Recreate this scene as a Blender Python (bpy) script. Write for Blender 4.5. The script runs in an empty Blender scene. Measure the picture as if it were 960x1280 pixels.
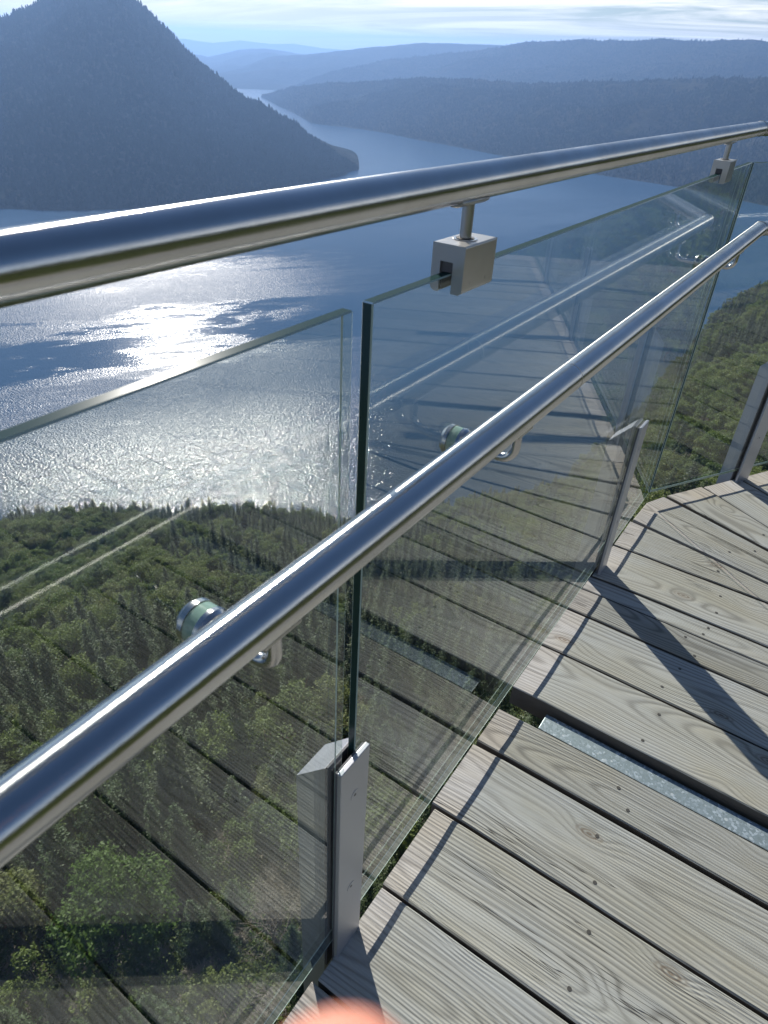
import bpy, math, random
import numpy as np
from mathutils import Vector, Matrix, noise as mnoise
R_ = math.radians
rng = np.random.default_rng(7); random.seed(7)
sc = bpy.context.scene
COL = sc.collection
# ------------------------------------------------------------------ basics
def tag(o, label=None, cat=None, group=None, kind=None):
    if label: o['label'] = label
    if cat: o['category'] = cat
    if group: o['group'] = group
    if kind: o['kind'] = kind
    return o
def empty(name, loc=(0, 0, 0), rot=(0, 0, 0)):
    o = bpy.data.objects.new(name, None); COL.objects.link(o)
    o.location = loc; o.rotation_euler = rot; o.empty_display_size = .1
    return o
def mesh_np(name, V, F, mat=None, smooth=False, mats=None, fmat=None):
    """V (n,3), F list/array of equal-length faces"""
    V = np.asarray(V, dtype=np.float32); F = np.asarray(F, dtype=np.int32)
    me = bpy.data.meshes.new(name)
    me.vertices.add(len(V)); me.vertices.foreach_set('co', V.ravel())
    k = F.shape[1]
    me.loops.add(F.size); me.loops.foreach_set('vertex_index', F.ravel())
    me.polygons.add(len(F)); me.polygons.foreach_set('loop_start', np.arange(0, F.size, k, dtype=np.int32))
    me.polygons.foreach_set('loop_total', np.full(len(F), k, dtype=np.int32))
    if smooth: me.polygons.foreach_set('use_smooth', np.ones(len(F), dtype=bool))
    for m in (mats or [mat]): me.materials.append(m)
    if fmat is not None: me.polygons.foreach_set('material_index', np.asarray(fmat, dtype=np.int32))
    me.update(calc_edges=True); me.validate()
    return me
def link(name, me, parent=None, loc=(0, 0, 0), rot=(0, 0, 0)):
    o = bpy.data.objects.new(name, me); COL.objects.link(o)
    o.parent = parent; o.location = loc; o.rotation_euler = rot
    return o
class MB:
    def __init__(s): s.v = []; s.f = []; s.m = []; s.sm = []
    def add(s, vs, fs, m=0, smooth=False):
        b = len(s.v); s.v += [tuple(v) for v in vs]
        for f in fs: s.f.append([i + b for i in f]); s.m.append(m); s.sm.append(smooth)
    def box(s, x0, x1, y0, y1, z0, z1, m=0):
        vs = [(x0,y0,z0),(x1,y0,z0),(x1,y1,z0),(x0,y1,z0),(x0,y0,z1),(x1,y0,z1),(x1,y1,z1),(x0,y1,z1)]
        s.add(vs, [(0,3,2,1),(4,5,6,7),(0,1,5,4),(1,2,6,5),(2,3,7,6),(3,0,4,7)], m)
    def prism(s, poly, axis_vec, m=0, base=(0,0,0), u=(1,0,0), w=(0,0,1), smooth=False):
        """polygon in (u,w) plane extruded by axis_vec"""
        u = Vector(u); w = Vector(w); base = Vector(base); a = Vector(axis_vec); n = len(poly)
        A = [base + u*p[0] + w*p[1] for p in poly]; B = [q + a for q in A]
        s.add(A + B, [list(range(n))[::-1], list(range(n, 2*n))], m)
        s.add(A + B, [(i, (i+1) % n, n + (i+1) % n, n + i) for i in range(n)], m, smooth)
    def tube(s, pts, r, n=32, m=0, caps=True):
        """swept tube; joints are mitred, radius r or list"""
        pts = [Vector(p) for p in pts]; N = len(pts)
        rs = r if isinstance(r, (list, tuple)) else [r]*N
        T = [(pts[min(i+1, N-1)] - pts[max(i-1, 0)]).normalized() for i in range(N)]
        D = [(pts[i+1]-pts[i]).normalized() for i in range(N-1)]
        t = D[0]; ref = Vector((0,0,1)) if abs(t.z) < .9 else Vector((1,0,0))
        u = (ref - t*ref.dot(t)).normalized(); w = t.cross(u)
        ring = [u*math.cos(2*math.pi*k/n) + w*math.sin(2*math.pi*k/n) for k in range(n)]
        P = [pts[0] + q*rs[0] for q in ring]; V = list(P)
        cur = [pts[0] + q for q in ring]; cur_r = ring
        for i in range(1, N):
            d = D[i-1]
            nrm = d if i == N-1 else (D[i-1] + D[i]).normalized()
            new = []
            for q in cur_r:
                p0 = pts[i-1] + q*rs[i]
                tt = (pts[i]-p0).dot(nrm)/d.dot(nrm); new.append(p0 + d*tt)
            V += new
            if i < N-1:   # transport ring directions
                dq = D[i-1].rotation_difference(D[i]); cur_r = [dq @ q for q in cur_r]
        F = []
        for i in range(N-1):
            for k in range(n):
                a = i*n+k; b = i*n+(k+1) % n; F.append((a, b, b+n, a+n))
        s.add(V, F, m, True)
        if caps:
            s.add(V[:n], [list(range(n))[::-1]], m); s.add(V[-n:], [list(range(n))], m)
    def mesh(s, name, mats, bevel=0, seg=2):
        me = bpy.data.meshes.new(name); me.from_pydata(s.v, [], s.f)
        for m in (mats if isinstance(mats, list) else [mats]): me.materials.append(m)
        me.polygons.foreach_set('material_index', s.m); me.polygons.foreach_set('use_smooth', s.sm)
        me.update()
        return me
    def build(s, name, mats, parent=None, loc=(0,0,0), rot=(0,0,0), bevel=0, seg=2):
        o = link(name, s.mesh(name, mats), parent, loc, rot)
        if bevel:
            b = o.modifiers.new('b', 'BEVEL'); b.width = bevel; b.segments = seg; b.limit_method = 'ANGLE'; b.angle_limit = R_(40); b.harden_normals = False
        return o
# ------------------------------------------------------------------ node helper
class NT:
    def __init__(s, name):
        s.mat = bpy.data.materials.new(name); s.mat.use_nodes = True
        s.t = s.mat.node_tree; s.t.nodes.clear(); s.out = s.n('ShaderNodeOutputMaterial')
    def n(s, typ, ins=None, **kw):
        nd = s.t.nodes.new(typ)
        for k, v in kw.items(): setattr(nd, k, v)
        for k, v in (ins or {}).items():
            if isinstance(v, bpy.types.NodeSocket): s.t.links.new(v, nd.inputs[k])
            else: nd.inputs[k].default_value = v
        return nd
    def math(s, op, a, b=0.0, c=None, clamp=False):
        nd = s.n('ShaderNodeMath', {0: a, 1: b}, operation=op, use_clamp=clamp)
        if c is not None:
            if isinstance(c, bpy.types.NodeSocket): s.t.links.new(c, nd.inputs[2])
            else: nd.inputs[2].default_value = c
        return nd.outputs[0]
    def mix(s, f, a, b, blend='MIX'):
        nd = s.n('ShaderNodeMix', data_type='RGBA', blend_type=blend)
        for i, v in ((0, f), (6, a), (7, b)):
            if isinstance(v, bpy.types.NodeSocket): s.t.links.new(v, nd.inputs[i])
            else: nd.inputs[i].default_value = v
        return nd.outputs[2]
    def ramp(s, f, stops, interp='LINEAR'):
        nd = s.n('ShaderNodeValToRGB', {0: f}); nd.color_ramp.interpolation = interp
        e = nd.color_ramp.elements
        while len(e) < len(stops): e.new(.5)
        for q, (p, c) in zip(e, stops):
            q.position = p; q.color = c if len(c) == 4 else (*c, 1)
        return nd.outputs[0]
    def noise(s, vec, scale, detail=3, rough=.55, dist=0.0, out=0):
        nd = s.n('ShaderNodeTexNoise', {'Scale': scale, 'Detail': detail, 'Roughness': rough, 'Distortion': dist})
        s.t.links.new(vec, nd.inputs['Vector']); return nd.outputs[out]
    def mapping(s, vec, scale=(1,1,1), loc=(0,0,0), rot=(0,0,0)):
        return s.n('ShaderNodeMapping', {0: vec, 'Scale': scale, 'Location': loc, 'Rotation': rot}).outputs[0]
    def coord(s, k='Object'): return s.n('ShaderNodeTexCoord').outputs[k]
    def set(s, sock): s.t.links.new(sock, s.out.inputs['Surface']); return s.mat
C4 = lambda r, g, b: (r, g, b, 1)
# ------------------------------------------------------------------ camera / frame
SL = R_(1.5)                                   # slope of the ramp
ROT = (-SL, 0, 0)
cam = bpy.data.cameras.new('camera'); camo = bpy.data.objects.new('camera', cam); COL.objects.link(camo)
cx = Vector((.82193, .56851, .03518)); cy = Vector((-.34901, .45384, .81989)); cz = Vector((.45015, -.68617, .57143))
M = Matrix((( cx.x, cy.x, cz.x, 0), (cx.y, cy.y, cz.y, 0), (cx.z, cy.z, cz.z, 0), (0, 0, 0, 1)))
camo.matrix_world = M
cam.sensor_fit = 'HORIZONTAL'; cam.sensor_width = 36; cam.lens = 31.5; cam.clip_start = .01; cam.clip_end = 100000
cam.dof.use_dof = True; cam.dof.focus_distance = 1.9; cam.dof.aperture_fstop = 15
sc.camera = camo
# ------------------------------------------------------------------ sky and sun
SUN_AZ, SUN_EL = 52, 28.5                        # degrees left of +Y, elevation
sd = Vector((-math.sin(R_(SUN_AZ))*math.cos(R_(SUN_EL)), math.cos(R_(SUN_AZ))*math.cos(R_(SUN_EL)), math.sin(R_(SUN_EL))))
sun = bpy.data.lights.new('sun', 'SUN'); sun.energy = 5.0; sun.angle = R_(.5); sun.color = (1, .95, .87)
suno = bpy.data.objects.new('sun', sun); COL.objects.link(suno); suno.rotation_euler = sd.to_track_quat('Z', 'Y').to_euler(); suno.location = (0, 0, 30)
w = bpy.data.worlds.new('World'); sc.world = w; w.use_nodes = True; nt = w.node_tree; nt.nodes.clear()
def wn(typ, ins=None, **kw):
    nd = nt.nodes.new(typ)
    for k, v in kw.items(): setattr(nd, k, v)
    for k, v in (ins or {}).items():
        if isinstance(v, bpy.types.NodeSocket): nt.links.new(v, nd.inputs[k])
        else: nd.inputs[k].default_value = v
    return nd
sky = wn('ShaderNodeTexSky', sky_type='NISHITA', sun_disc=False, sun_elevation=R_(SUN_EL), sun_rotation=R_(-SUN_AZ), altitude=250, air_density=1.0, dust_density=.3, ozone_density=5.0)
tc = wn('ShaderNodeTexCoord').outputs['Generated']
sep = wn('ShaderNodeSeparateXYZ', {0: tc})
zz = wn('ShaderNodeMath', {0: sep.outputs[2], 1: .045}, operation='ADD').outputs[0]
zz = wn('ShaderNodeMath', {0: zz, 1: .02}, operation='MAXIMUM').outputs[0]
px = wn('ShaderNodeMath', {0: sep.outputs[0], 1: zz}, operation='DIVIDE').outputs[0]
py = wn('ShaderNodeMath', {0: sep.outputs[1], 1: zz}, operation='DIVIDE').outputs[0]
cv = wn('ShaderNodeCombineXYZ', {0: px, 1: py, 2: 0.0}).outputs[0]
cm = wn('ShaderNodeMapping', {0: cv, 'Rotation': (0, 0, .5), 'Scale': (.10, .22, 1), 'Location': (2.2, .4, 0)}).outputs[0]
cn = wn('ShaderNodeTexNoise', {'Vector': cm, 'Scale': 1.6, 'Detail': 9, 'Roughness': .62, 'Distortion': 1.3}).outputs[0]
cr = wn('ShaderNodeValToRGB', {0: cn}); cr.color_ramp.elements[0].position = .42; cr.color_ramp.elements[1].position = .60
cr.color_ramp.elements[0].color = (0, 0, 0, 1); cr.color_ramp.elements[1].color = (.85, .85, .85, 1)
fade = wn('ShaderNodeMapRange', {0: sep.outputs[2], 1: .10, 2: .42, 3: 1.0, 4: 0.0}, interpolation_type='SMOOTHSTEP').outputs[0]
low = wn('ShaderNodeMapRange', {0: sep.outputs[2], 1: -.03, 2: .0, 3: 0.0, 4: 1.0}).outputs[0]
cfac = wn('ShaderNodeMath', {0: wn('ShaderNodeMath', {0: cr.outputs[0], 1: fade}, operation='MULTIPLY').outputs[0], 1: low}, operation='MULTIPLY').outputs[0]
cloud = wn('ShaderNodeMix', {0: cfac, 6: sky.outputs[0], 7: (17.5, 17.0, 16.0, 1)}, data_type='RGBA')
bg = wn('ShaderNodeBackground', {0: cloud.outputs[2], 1: .055})
nt.links.new(bg.outputs[0], wn('ShaderNodeOutputWorld').inputs[0])
sc.view_settings.view_transform = 'Standard'; sc.view_settings.look = 'None'; sc.view_settings.gamma = 1; sc.view_settings.exposure = 0.55
cy_ = sc.cycles
cy_.use_denoising = True; cy_.transparent_max_bounces = 24; cy_.max_bounces = 8; cy_.diffuse_bounces = 3; cy_.glossy_bounces = 4
cy_.transmission_bounces = 3; cy_.volume_bounces = 0; cy_.sample_clamp_indirect = 6; cy_.sample_clamp_direct = 0
try: cy_.denoiser = 'OPENIMAGEDENOISE'
except Exception: pass
# ------------------------------------------------------------------ materials
def m_wood():
    t = NT('weathered_timber')
    oi = t.n('ShaderNodeObjectInfo').outputs['Random']
    co = t.coord('Object')
    off = t.n('ShaderNodeCombineXYZ', {0: t.math('MULTIPLY', oi, 37.0), 1: t.math('MULTIPLY', oi, 11.3), 2: t.math('MULTIPLY', oi, 5.7)}).outputs[0]
    v = t.n('ShaderNodeVectorMath', {0: co, 1: off}, operation='ADD').outputs[0]
    s = t.n('ShaderNodeSeparateXYZ', {0: co})
    # the log the board was sawn from: rings round an axis that wanders below the board
    long = t.mapping(v, (.55, .9, 1))
    wy = t.math('MULTIPLY', t.math('SUBTRACT', t.noise(long, 1.3, 2), .5), .20)
    wz = t.math('MULTIPLY', t.math('SUBTRACT', t.noise(t.mapping(v, (.6, .6, 1), (7, 3, 1)), 1.5, 2), .5), .24)
    y = t.math('ADD', t.math('ADD', s.outputs[1], wy), t.math('MULTIPLY', t.math('SUBTRACT', oi, .5), .12))
    z = t.math('ADD', t.math('ADD', s.outputs[2], wz), .07)
    # knots push the rings aside
    kv = t.mapping(v, (2.3, 5.0, 0))
    vo = t.n('ShaderNodeTexVoronoi', {'Vector': kv, 'Scale': 1.0, 'Randomness': .9}, feature='F1', voronoi_dimensions='2D')
    kd = vo.outputs['Distance']
    push = t.math('MULTIPLY', t.math('POWER', 2.718, t.math('MULTIPLY', t.math('MULTIPLY', kd, kd), -45.0)), .022)
    r = t.math('SQRT', t.math('ADD', t.math('MULTIPLY', y, y), t.math('MULTIPLY', z, z)))
    r = t.math('ADD', r, push)
    r = t.math('ADD', r, t.math('MULTIPLY', t.noise(t.mapping(v, (1.5, 30, 30)), 1.0, 2), .004))
    rings = t.math('SINE', t.math('MULTIPLY', r, t.math('MULTIPLY_ADD', t.math('FRACT', t.math('MULTIPLY', oi, 7.31)), 330.0, 430.0)))
    rings = t.math('MULTIPLY_ADD', rings, .5, .5)
    ringw = t.math('POWER', rings, 3.2)
    fib = t.noise(t.mapping(v, (3, 160, 160)), 1.0, 4, .7)
    fib2 = t.noise(t.mapping(v, (9, 420, 420)), 1.0, 2, .6)
    patch = t.noise(t.mapping(v, (1.3, 3.2, 1)), 1.6, 4, .6)
    base = t.mix(t.ramp(patch, [(.35, (0,0,0)), (.68, (1,1,1))]), C4(.42, .415, .41), C4(.385, .35, .285))
    grn = t.noise(t.mapping(v, (2, 4, 1), (3, 9, 2)), 2.0, 5, .65)
    base = t.mix(t.math('MULTIPLY', t.ramp(grn, [(.5, (0,0,0)), (.75, (1,1,1))]), .35), base, C4(.29, .30, .275))
    amp = t.ramp(t.noise(t.mapping(v, (.9, 5, 1), (1, 4, 4)), 1.5, 2), [(.3, (.45,)*3), (.6, (1,)*3)])
    dark = t.mix(.72, base, C4(.085, .075, .065), 'MIX')
    base = t.mix(t.math('MULTIPLY', t.math('MULTIPLY', ringw, amp), .85), base, dark)
    base = t.mix(t.ramp(fib, [(.35, (0,0,0)), (.7, (.45,)*3)]), base, C4(.20, .19, .17))
    base = t.mix(t.ramp(fib2, [(.55, (0,0,0)), (.8, (.4,)*3)]), base, C4(.47, .465, .45))
    # long drying cracks
    ck = t.noise(t.mapping(v, (1.6, 46, 1), (5, 5, 5)), 1.0, 2, .5)
    crack = t.ramp(t.math('ABSOLUTE', t.math('SUBTRACT', ck, .5)), [(.0, (1,)*3), (.010, (0,)*3)])
    ckm = t.ramp(t.noise(t.mapping(v, (1.1, 3, 1), (9, 9, 9)), 2.2, 1), [(.58, (0,)*3), (.63, (1,)*3)])
    crack = t.math('MULTIPLY', crack, ckm)
    base = t.mix(t.math('MULTIPLY', crack, .8), base, C4(.06, .05, .04))
    # knots
    kr = t.ramp(kd, [(.0, (1,)*3), (.05, (.8,)*3), (.10, (0,)*3)])
    ksel = t.ramp(t.n('ShaderNodeSeparateColor', {0: vo.outputs['Color']}).outputs[0], [(.50, (0,)*3), (.52, (1,)*3)])
    kk = t.math('MULTIPLY', kr, ksel)
    krings = t.math('MULTIPLY_ADD', t.math('SINE', t.math('MULTIPLY', kd, 190.0)), .35, .55)
    base = t.mix(t.math('MULTIPLY', kk, krings), base, C4(.14, .10, .07))
    tone = t.math('MULTIPLY_ADD', t.math('FRACT', t.math('MULTIPLY', oi, 3.77)), .30, .80)
    base = t.mix(1.0, base, t.n('ShaderNodeCombineColor', {0: tone, 1: tone, 2: t.math('MULTIPLY', tone, .985)}).outputs[0], 'MULTIPLY')
    hgt = t.math('SUBTRACT', t.math('MULTIPLY', t.math('MULTIPLY', rings, amp), -.6), t.math('MULTIPLY', crack, 1.6))
    hgt = t.math('ADD', hgt, t.math('MULTIPLY', fib, .5))
    reed = t.math('SINE', t.math('MULTIPLY', s.outputs[1], 2*math.pi/.0072))
    reedm = t.ramp(t.noise(t.mapping(v, (1.5, 6, 1), (2, 2, 8)), 1.4, 2), [(.42, (0,)*3), (.6, (1,)*3)])
    hgt = t.math('ADD', hgt, t.math('MULTIPLY', t.math('MULTIPLY', reed, reedm), .30))
    hgt = t.math('SUBTRACT', hgt, t.math('MULTIPLY', kk, .7))
    bp = t.n('ShaderNodeBump', {'Height': hgt, 'Strength': .85, 'Distance': .0015}).outputs[0]
    b = t.n('ShaderNodeBsdfPrincipled', {'Base Color': base, 'Roughness': .78, 'Normal': bp, 'Specular IOR Level': .35})
    return t.set(b.outputs[0])
def m_steel(name, col, rough, brushed=(1, 1, 1), aniso=0.0):
    t = NT(name); co = t.coord('Object')
    n1 = t.noise(t.mapping(co, brushed), 60, 3, .6); n2 = t.noise(co, 9, 4, .6)
    c = t.mix(t.ramp(n2, [(.4, (0,)*3), (.75, (.5,)*3)]), C4(*col), C4(col[0]*.78, col[1]*.76, col[2]*.72))
    rg = t.math('ADD', t.math('MULTIPLY', n1, .12), t.math('MULTIPLY_ADD', n2, .12, rough-.12))
    bp = t.n('ShaderNodeBump', {'Height': n1, 'Strength': .12, 'Distance': .0004}).outputs[0]
    # water spots and finger marks
    sp = t.ramp(t.noise(co, 130, 2, .5), [(.66, (0,)*3), (.72, (1,)*3)]); sm = t.ramp(t.noise(co, 5, 3, .6), [(.5, (0,)*3), (.7, (1,)*3)])
    rg = t.math('ADD', rg, t.math('MULTIPLY', t.math('MULTIPLY', sp, sm), .07))
    b = t.n('ShaderNodeBsdfPrincipled', {'Base Color': c, 'Metallic': 1.0, 'Roughness': rg, 'Normal': bp, 'Anisotropic': aniso})
    if aniso:      # ground round the tube: the shine runs along it
        s = t.n('ShaderNodeSeparateXYZ', {0: co}); far = t.math('GREATER_THAN', s.outputs[1], 2.68)
        ax = t.n('ShaderNodeCombineXYZ', {0: t.math('MULTIPLY', far, .57735), 1: 1.0, 2: 0.0}).outputs[0]
        wv = t.n('ShaderNodeVectorTransform', {0: ax}, vector_type='VECTOR', convert_from='OBJECT', convert_to='WORLD').outputs[0]
        t.t.links.new(t.n('ShaderNodeVectorMath', {0: wv}, operation='NORMALIZE').outputs[0], b.inputs['Tangent'])
    return t.set(b.outputs[0])
def m_galv():
    t = NT('galvanised_steel'); co = t.coord('Object')
    vo = t.n('ShaderNodeTexVoronoi', {'Vector': co, 'Scale': 150.0}, feature='F1')
    g = t.n('ShaderNodeSeparateColor', {0: vo.outputs['Color']}).outputs[0]
    c = t.ramp(g, [(0, (.26, .31, .33)), (.6, (.36, .42, .44)), (.85, (.5, .56, .58)), (1, (.72, .78, .8))])
    rg = t.math('MULTIPLY_ADD', g, -.2, .58)
    vo2 = t.n('ShaderNodeTexVoronoi', {'Vector': co, 'Scale': 34.0}, feature='F1').outputs['Distance']
    c = t.mix(t.ramp(vo2, [(.13, (.8,)*3), (.19, (0,)*3)]), c, C4(.75, .78, .78))
    return t.set(t.n('ShaderNodeBsdfPrincipled', {'Base Color': c, 'Metallic': .55, 'Roughness': rg}).outputs[0])
def m_alu():
    t = NT('anodised_aluminium'); co = t.coord('Object')
    n = t.noise(co, 14, 4, .6)
    c = t.mix(n, C4(.42, .43, .47), C4(.50, .51, .54))
    n2 = t.noise(t.mapping(co, (1, 1, .15)), 220, 2)
    bp = t.n('ShaderNodeBump', {'Height': n2, 'Strength': .08, 'Distance': .0003}).outputs[0]
    return t.set(t.n('ShaderNodeBsdfPrincipled', {'Base Color': c, 'Metallic': .7, 'Roughness': t.math('MULTIPLY_ADD', n, .15, .33), 'Normal': bp}).outputs[0])
def m_glass():
    t = NT('laminated_glass')
    lw = t.n('ShaderNodeLayerWeight', {'Blend': .5}).outputs['Facing']
    p5 = t.math('POWER', lw, 5.0)
    F = t.math('MULTIPLY_ADD', p5, .96, .04, clamp=True)
    co = t.coord('Object')
    # faint film of dust and dried drops
    d = t.ramp(t.noise(co, 260, 2, .5), [(.66, (0,)*3), (.74, (1,)*3)])
    d2 = t.ramp(t.noise(co, 3.0, 4, .6), [(.4, (.15,)*3), (.75, (1,)*3)])
    dust = t.math('MULTIPLY', t.math('MULTIPLY_ADD', d, .03, .002), d2)
    tr = t.n('ShaderNodeBsdfTransparent', {0: C4(.93, .958, .945)}).outputs[0]
    gl = t.n('ShaderNodeBsdfGlossy', {0: C4(1, 1, 1), 'Roughness': .006}).outputs[0]
    df = t.n('ShaderNodeBsdfDiffuse', {0: C4(.7, .74, .74)}).outputs[0]
    m1 = t.n('ShaderNodeMixShader', {0: F, 1: tr, 2: gl}).outputs[0]
    m2 = t.n('ShaderNodeMixShader', {0: dust, 1: m1, 2: df}).outputs[0]
    return t.set(m2)
def m_plain(name, col, rough=.5, metal=0.0, spec=.5):
    t = NT(name); co = t.coord('Object'); n = t.noise(co, 20, 3)
    c = t.mix(n, C4(col[0]*.85, col[1]*.85, col[2]*.85), C4(col[0]*1.15, col[1]*1.15, col[2]*1.15))
    return t.set(t.n('ShaderNodeBsdfPrincipled', {'Base Color': c, 'Metallic': metal, 'Roughness': rough, 'Specular IOR Level': spec}).outputs[0])
def m_gedge(clear=False):
    # polished edge: dark green from outside, inside painted forest dark in place of the reflected view, clear if set
    t = NT('glass_edge'); bf = t.n('ShaderNodeNewGeometry').outputs['Backfacing']
    a = t.n('ShaderNodeMixShader', {0: .07, 1: t.n('ShaderNodeBsdfDiffuse', {0: C4(.020, .048, .046)}).outputs[0], 2: t.n('ShaderNodeBsdfGlossy', {0: C4(1, 1, 1), 'Roughness': .16}).outputs[0]}).outputs[0]
    b = t.n('ShaderNodeBsdfPrincipled', {'Base Color': C4(.035, .055, .04), 'Roughness': .4}).outputs[0]
    if clear: b = t.n('ShaderNodeBsdfTransparent', {0: C4(.80, .86, .83)}).outputs[0]
    return t.set(t.n('ShaderNodeMixShader', {0: bf, 1: a, 2: b}).outputs[0])
GEND = m_gedge(True)
WOOD = m_wood(); STEEL = m_steel('brushed_stainless', (.64, .62, .61), .17, (40, .6, 40))
TUBE = m_steel('ground_stainless_tube', (.68, .67, .66), .19, (40, .6, 40), .95)
CAST = m_steel('cast_stainless', (.52, .505, .48), .34, (1, 1, 1)); GALV = m_galv(); ALU = m_alu(); GLASS = m_glass()
GEDGE = m_gedge(); HOLE = m_plain('screw_dark', (.10, .09, .08), .5, .4)
DISCG = m_plain('green_glass_disc', (.20, .30, .26), .12); DARKSTEEL = m_plain('dark_steel', (.09, .09, .085), .6, .5)
RUBBER = m_plain('grey_gasket', (.10, .10, .11), .6)
# ------------------------------------------------------------------ the walkway: local frame x = -b, y = along, z = up (camera at origin)
TURN = R_(30); CY = 2.70; GX = -.40
def side2(t, off=0.0, z=0.0):
    """point on the second side: t along it from the corner of the glass plane, off = towards the deck"""
    d = Vector((math.sin(TURN), math.cos(TURN), 0)); nrm = Vector((math.cos(TURN), -math.sin(TURN), 0))
    p = Vector((GX, CY, 0)) + d*t + nrm*off; p.z = z; return p
DK = -1.52
board_root = tag(empty('boardwalk', (0, 0, 0), ROT), 'ramp floor of grey weathered timber boards under the glass railing', None, None, 'structure')
def corner(off):                                        # x offset of a line parallel to the glass, its y at the mitre
    return Vector((GX + off, CY - off*math.tan(TURN/2), 0))
WOODSIDE = m_plain('shaded_timber_side', (.115, .10, .085), .9)  # board sides coloured darker to deepen the shade in the gaps
screw_mb = MB(); screw_mb.tube([(0, 0, -.002), (0, 0, .0008)], .0048, 14); screw_me = screw_mb.mesh('screw', HOLE)
def board(p0, p1, q0, q1, zt, lab=None, th=.072, screws=((.40, .05), (.40, -.05)), split=None):
    """p0-p1 near long edge (outer, inner end), q0-q1 far long edge; all 2D in local x,y"""
    p0, p1, q0, q1 = [Vector(v).to_2d() for v in (p0, p1, q0, q1)]
    d = ((p1 + q1)/2 - (p0 + q0)/2); L = d.length; ang = math.atan2(d.y, d.x)
    o = (p0 + q0 + p1 + q1)/4
    Rm = Matrix.Rotation(-ang, 2)
    P = [Rm @ (v - o) for v in (p0, p1, q1, q0)]
    # ragged long edges and end: subdivide
    n = 26; top = []; rnd = random.Random(int((o.x + 9)*1000 + o.y*77777))
    ph = rnd.random()*100
    def e(a, b, k, sgn):
        q = a.lerp(b, k/n); wv = (mnoise.noise(Vector((q.x*3 + ph, sgn*5, 0)))*.0022 + mnoise.noise(Vector((q.x*22 + ph, sgn*9, 0)))*.0009)
        return Vector((q.x, q.y + wv))
    A = [e(P[0], P[1], k, 1) for k in range(n+1)]; B = [e(P[3], P[2], k, -1) for k in range(n+1)]
    cup = .0015
    mb = MB(); c = .0035
    rows = []
    m = 6
    for k in range(n+1):
        a, b = A[k], B[k]; row = []
        wdt = (b - a).length
        xs = [0.0, c/wdt] + [j/m for j in range(1, m)] + [1 - c/wdt, 1.0]
        for j, f in enumerate(xs):
            q = a.lerp(b, f); zz = cup*(2*f - 1)**2
            if j in (0, len(xs)-1): zz -= c*.8
            if k in (0, n): zz -= .0025; 
            row.append((q.x, q.y, zz))
        rows.append(row)
    W_ = len(rows[0]); V = [v for r in rows for v in r]
    F = [(i*W_+j, (i+1)*W_+j, (i+1)*W_+j+1, i*W_+j+1) for i in range(n) for j in range(W_-1)]
    mb.add(V, F)
    # skirts
    ring = [(k, 0) for k in range(n+1)] + [(n, j) for j in range(1, W_)] + [(k, W_-1) for k in range(n-1, -1, -1)] + [(0, j) for j in range(W_-2, 0, -1)]
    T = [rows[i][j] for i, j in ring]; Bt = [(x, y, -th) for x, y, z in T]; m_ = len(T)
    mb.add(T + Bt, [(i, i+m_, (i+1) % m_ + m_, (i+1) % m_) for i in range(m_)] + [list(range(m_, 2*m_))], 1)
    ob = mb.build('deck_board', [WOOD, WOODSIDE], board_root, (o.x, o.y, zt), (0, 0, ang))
    if lab: ob['label'] = lab
    # screws in pairs over the joists
    for u in (.40, L - .38):
        for v in (-.055, .055):
            xx = -L/2 + u + rnd.uniform(-.035, .035)
            if abs(v) < (A[0]-B[0]).length/2 - .02 or True:
                s = bpy.data.objects.new('screw', screw_me); COL.objects.link(s); s.parent = ob
                s.location = (xx, v*min(1, (A[n//2]-B[n//2]).length/.22) + rnd.uniform(-.016, .016), .0004)
    return ob
BW = 2.5                                                 # width of the walkway
def b_straight(y0, y1, dz=0.0, x0=None, lab=None, end=0.0):
    xo = GX + end; board((xo, y0), (xo + BW, y0), (xo, y1), (xo + BW, y1), DK + dz, lab)
y = .685; ys = []
while y > -1.9:
    ys.append((y - .2245, y)); y -= .232
for i, (a, b) in enumerate(ys): b_straight(a, b, random.uniform(-.002, .003), end=random.uniform(-.004, .012) if i else .015)
b_straight(.692, .919, .001, end=.012); b_straight(.928, 1.148, -.001, end=-.002, lab='timber board with wide wavy grain and knots')
b_straight(1.162, 1.298, .0, end=.0, lab='narrower timber board beside the galvanised strip')
b_straight(1.394, 1.608, .004, end=-.004); b_straight(1.617, 1.826, .002, end=-.006)
b_straight(1.834, 1.962, .003, end=-.006); b_straight(1.968, 2.052, .002, end=-.004)
b_straight(2.060, 2.292, .004, end=.0)
# boards that turn round the corner
def edge_pt(pt, ang, L): return (pt[0] + L*math.sin(ang), pt[1] + L*math.cos(ang))
# line k: start on the outer edge, direction angle measured from +y clockwise
k1 = (( -.40, 2.300), R_(90)); k2 = ((-.40, 2.500), R_(101.5))
def wedge(la, lb, dz, ga=.006, lab=None):
    (pa, aa), (pb, ab) = la, lb
    a0 = (pa[0], pa[1] + ga); a1 = edge_pt(a0, aa, BW); b0 = (pb[0], pb[1] - ga); b1 = edge_pt(b0, ab, BW)
    board(a0, a1, b0, b1, DK + dz, lab)
wedge(((-.40, 2.296), R_(89.6)), ((-.40, 2.516), R_(100)), .003)
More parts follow.
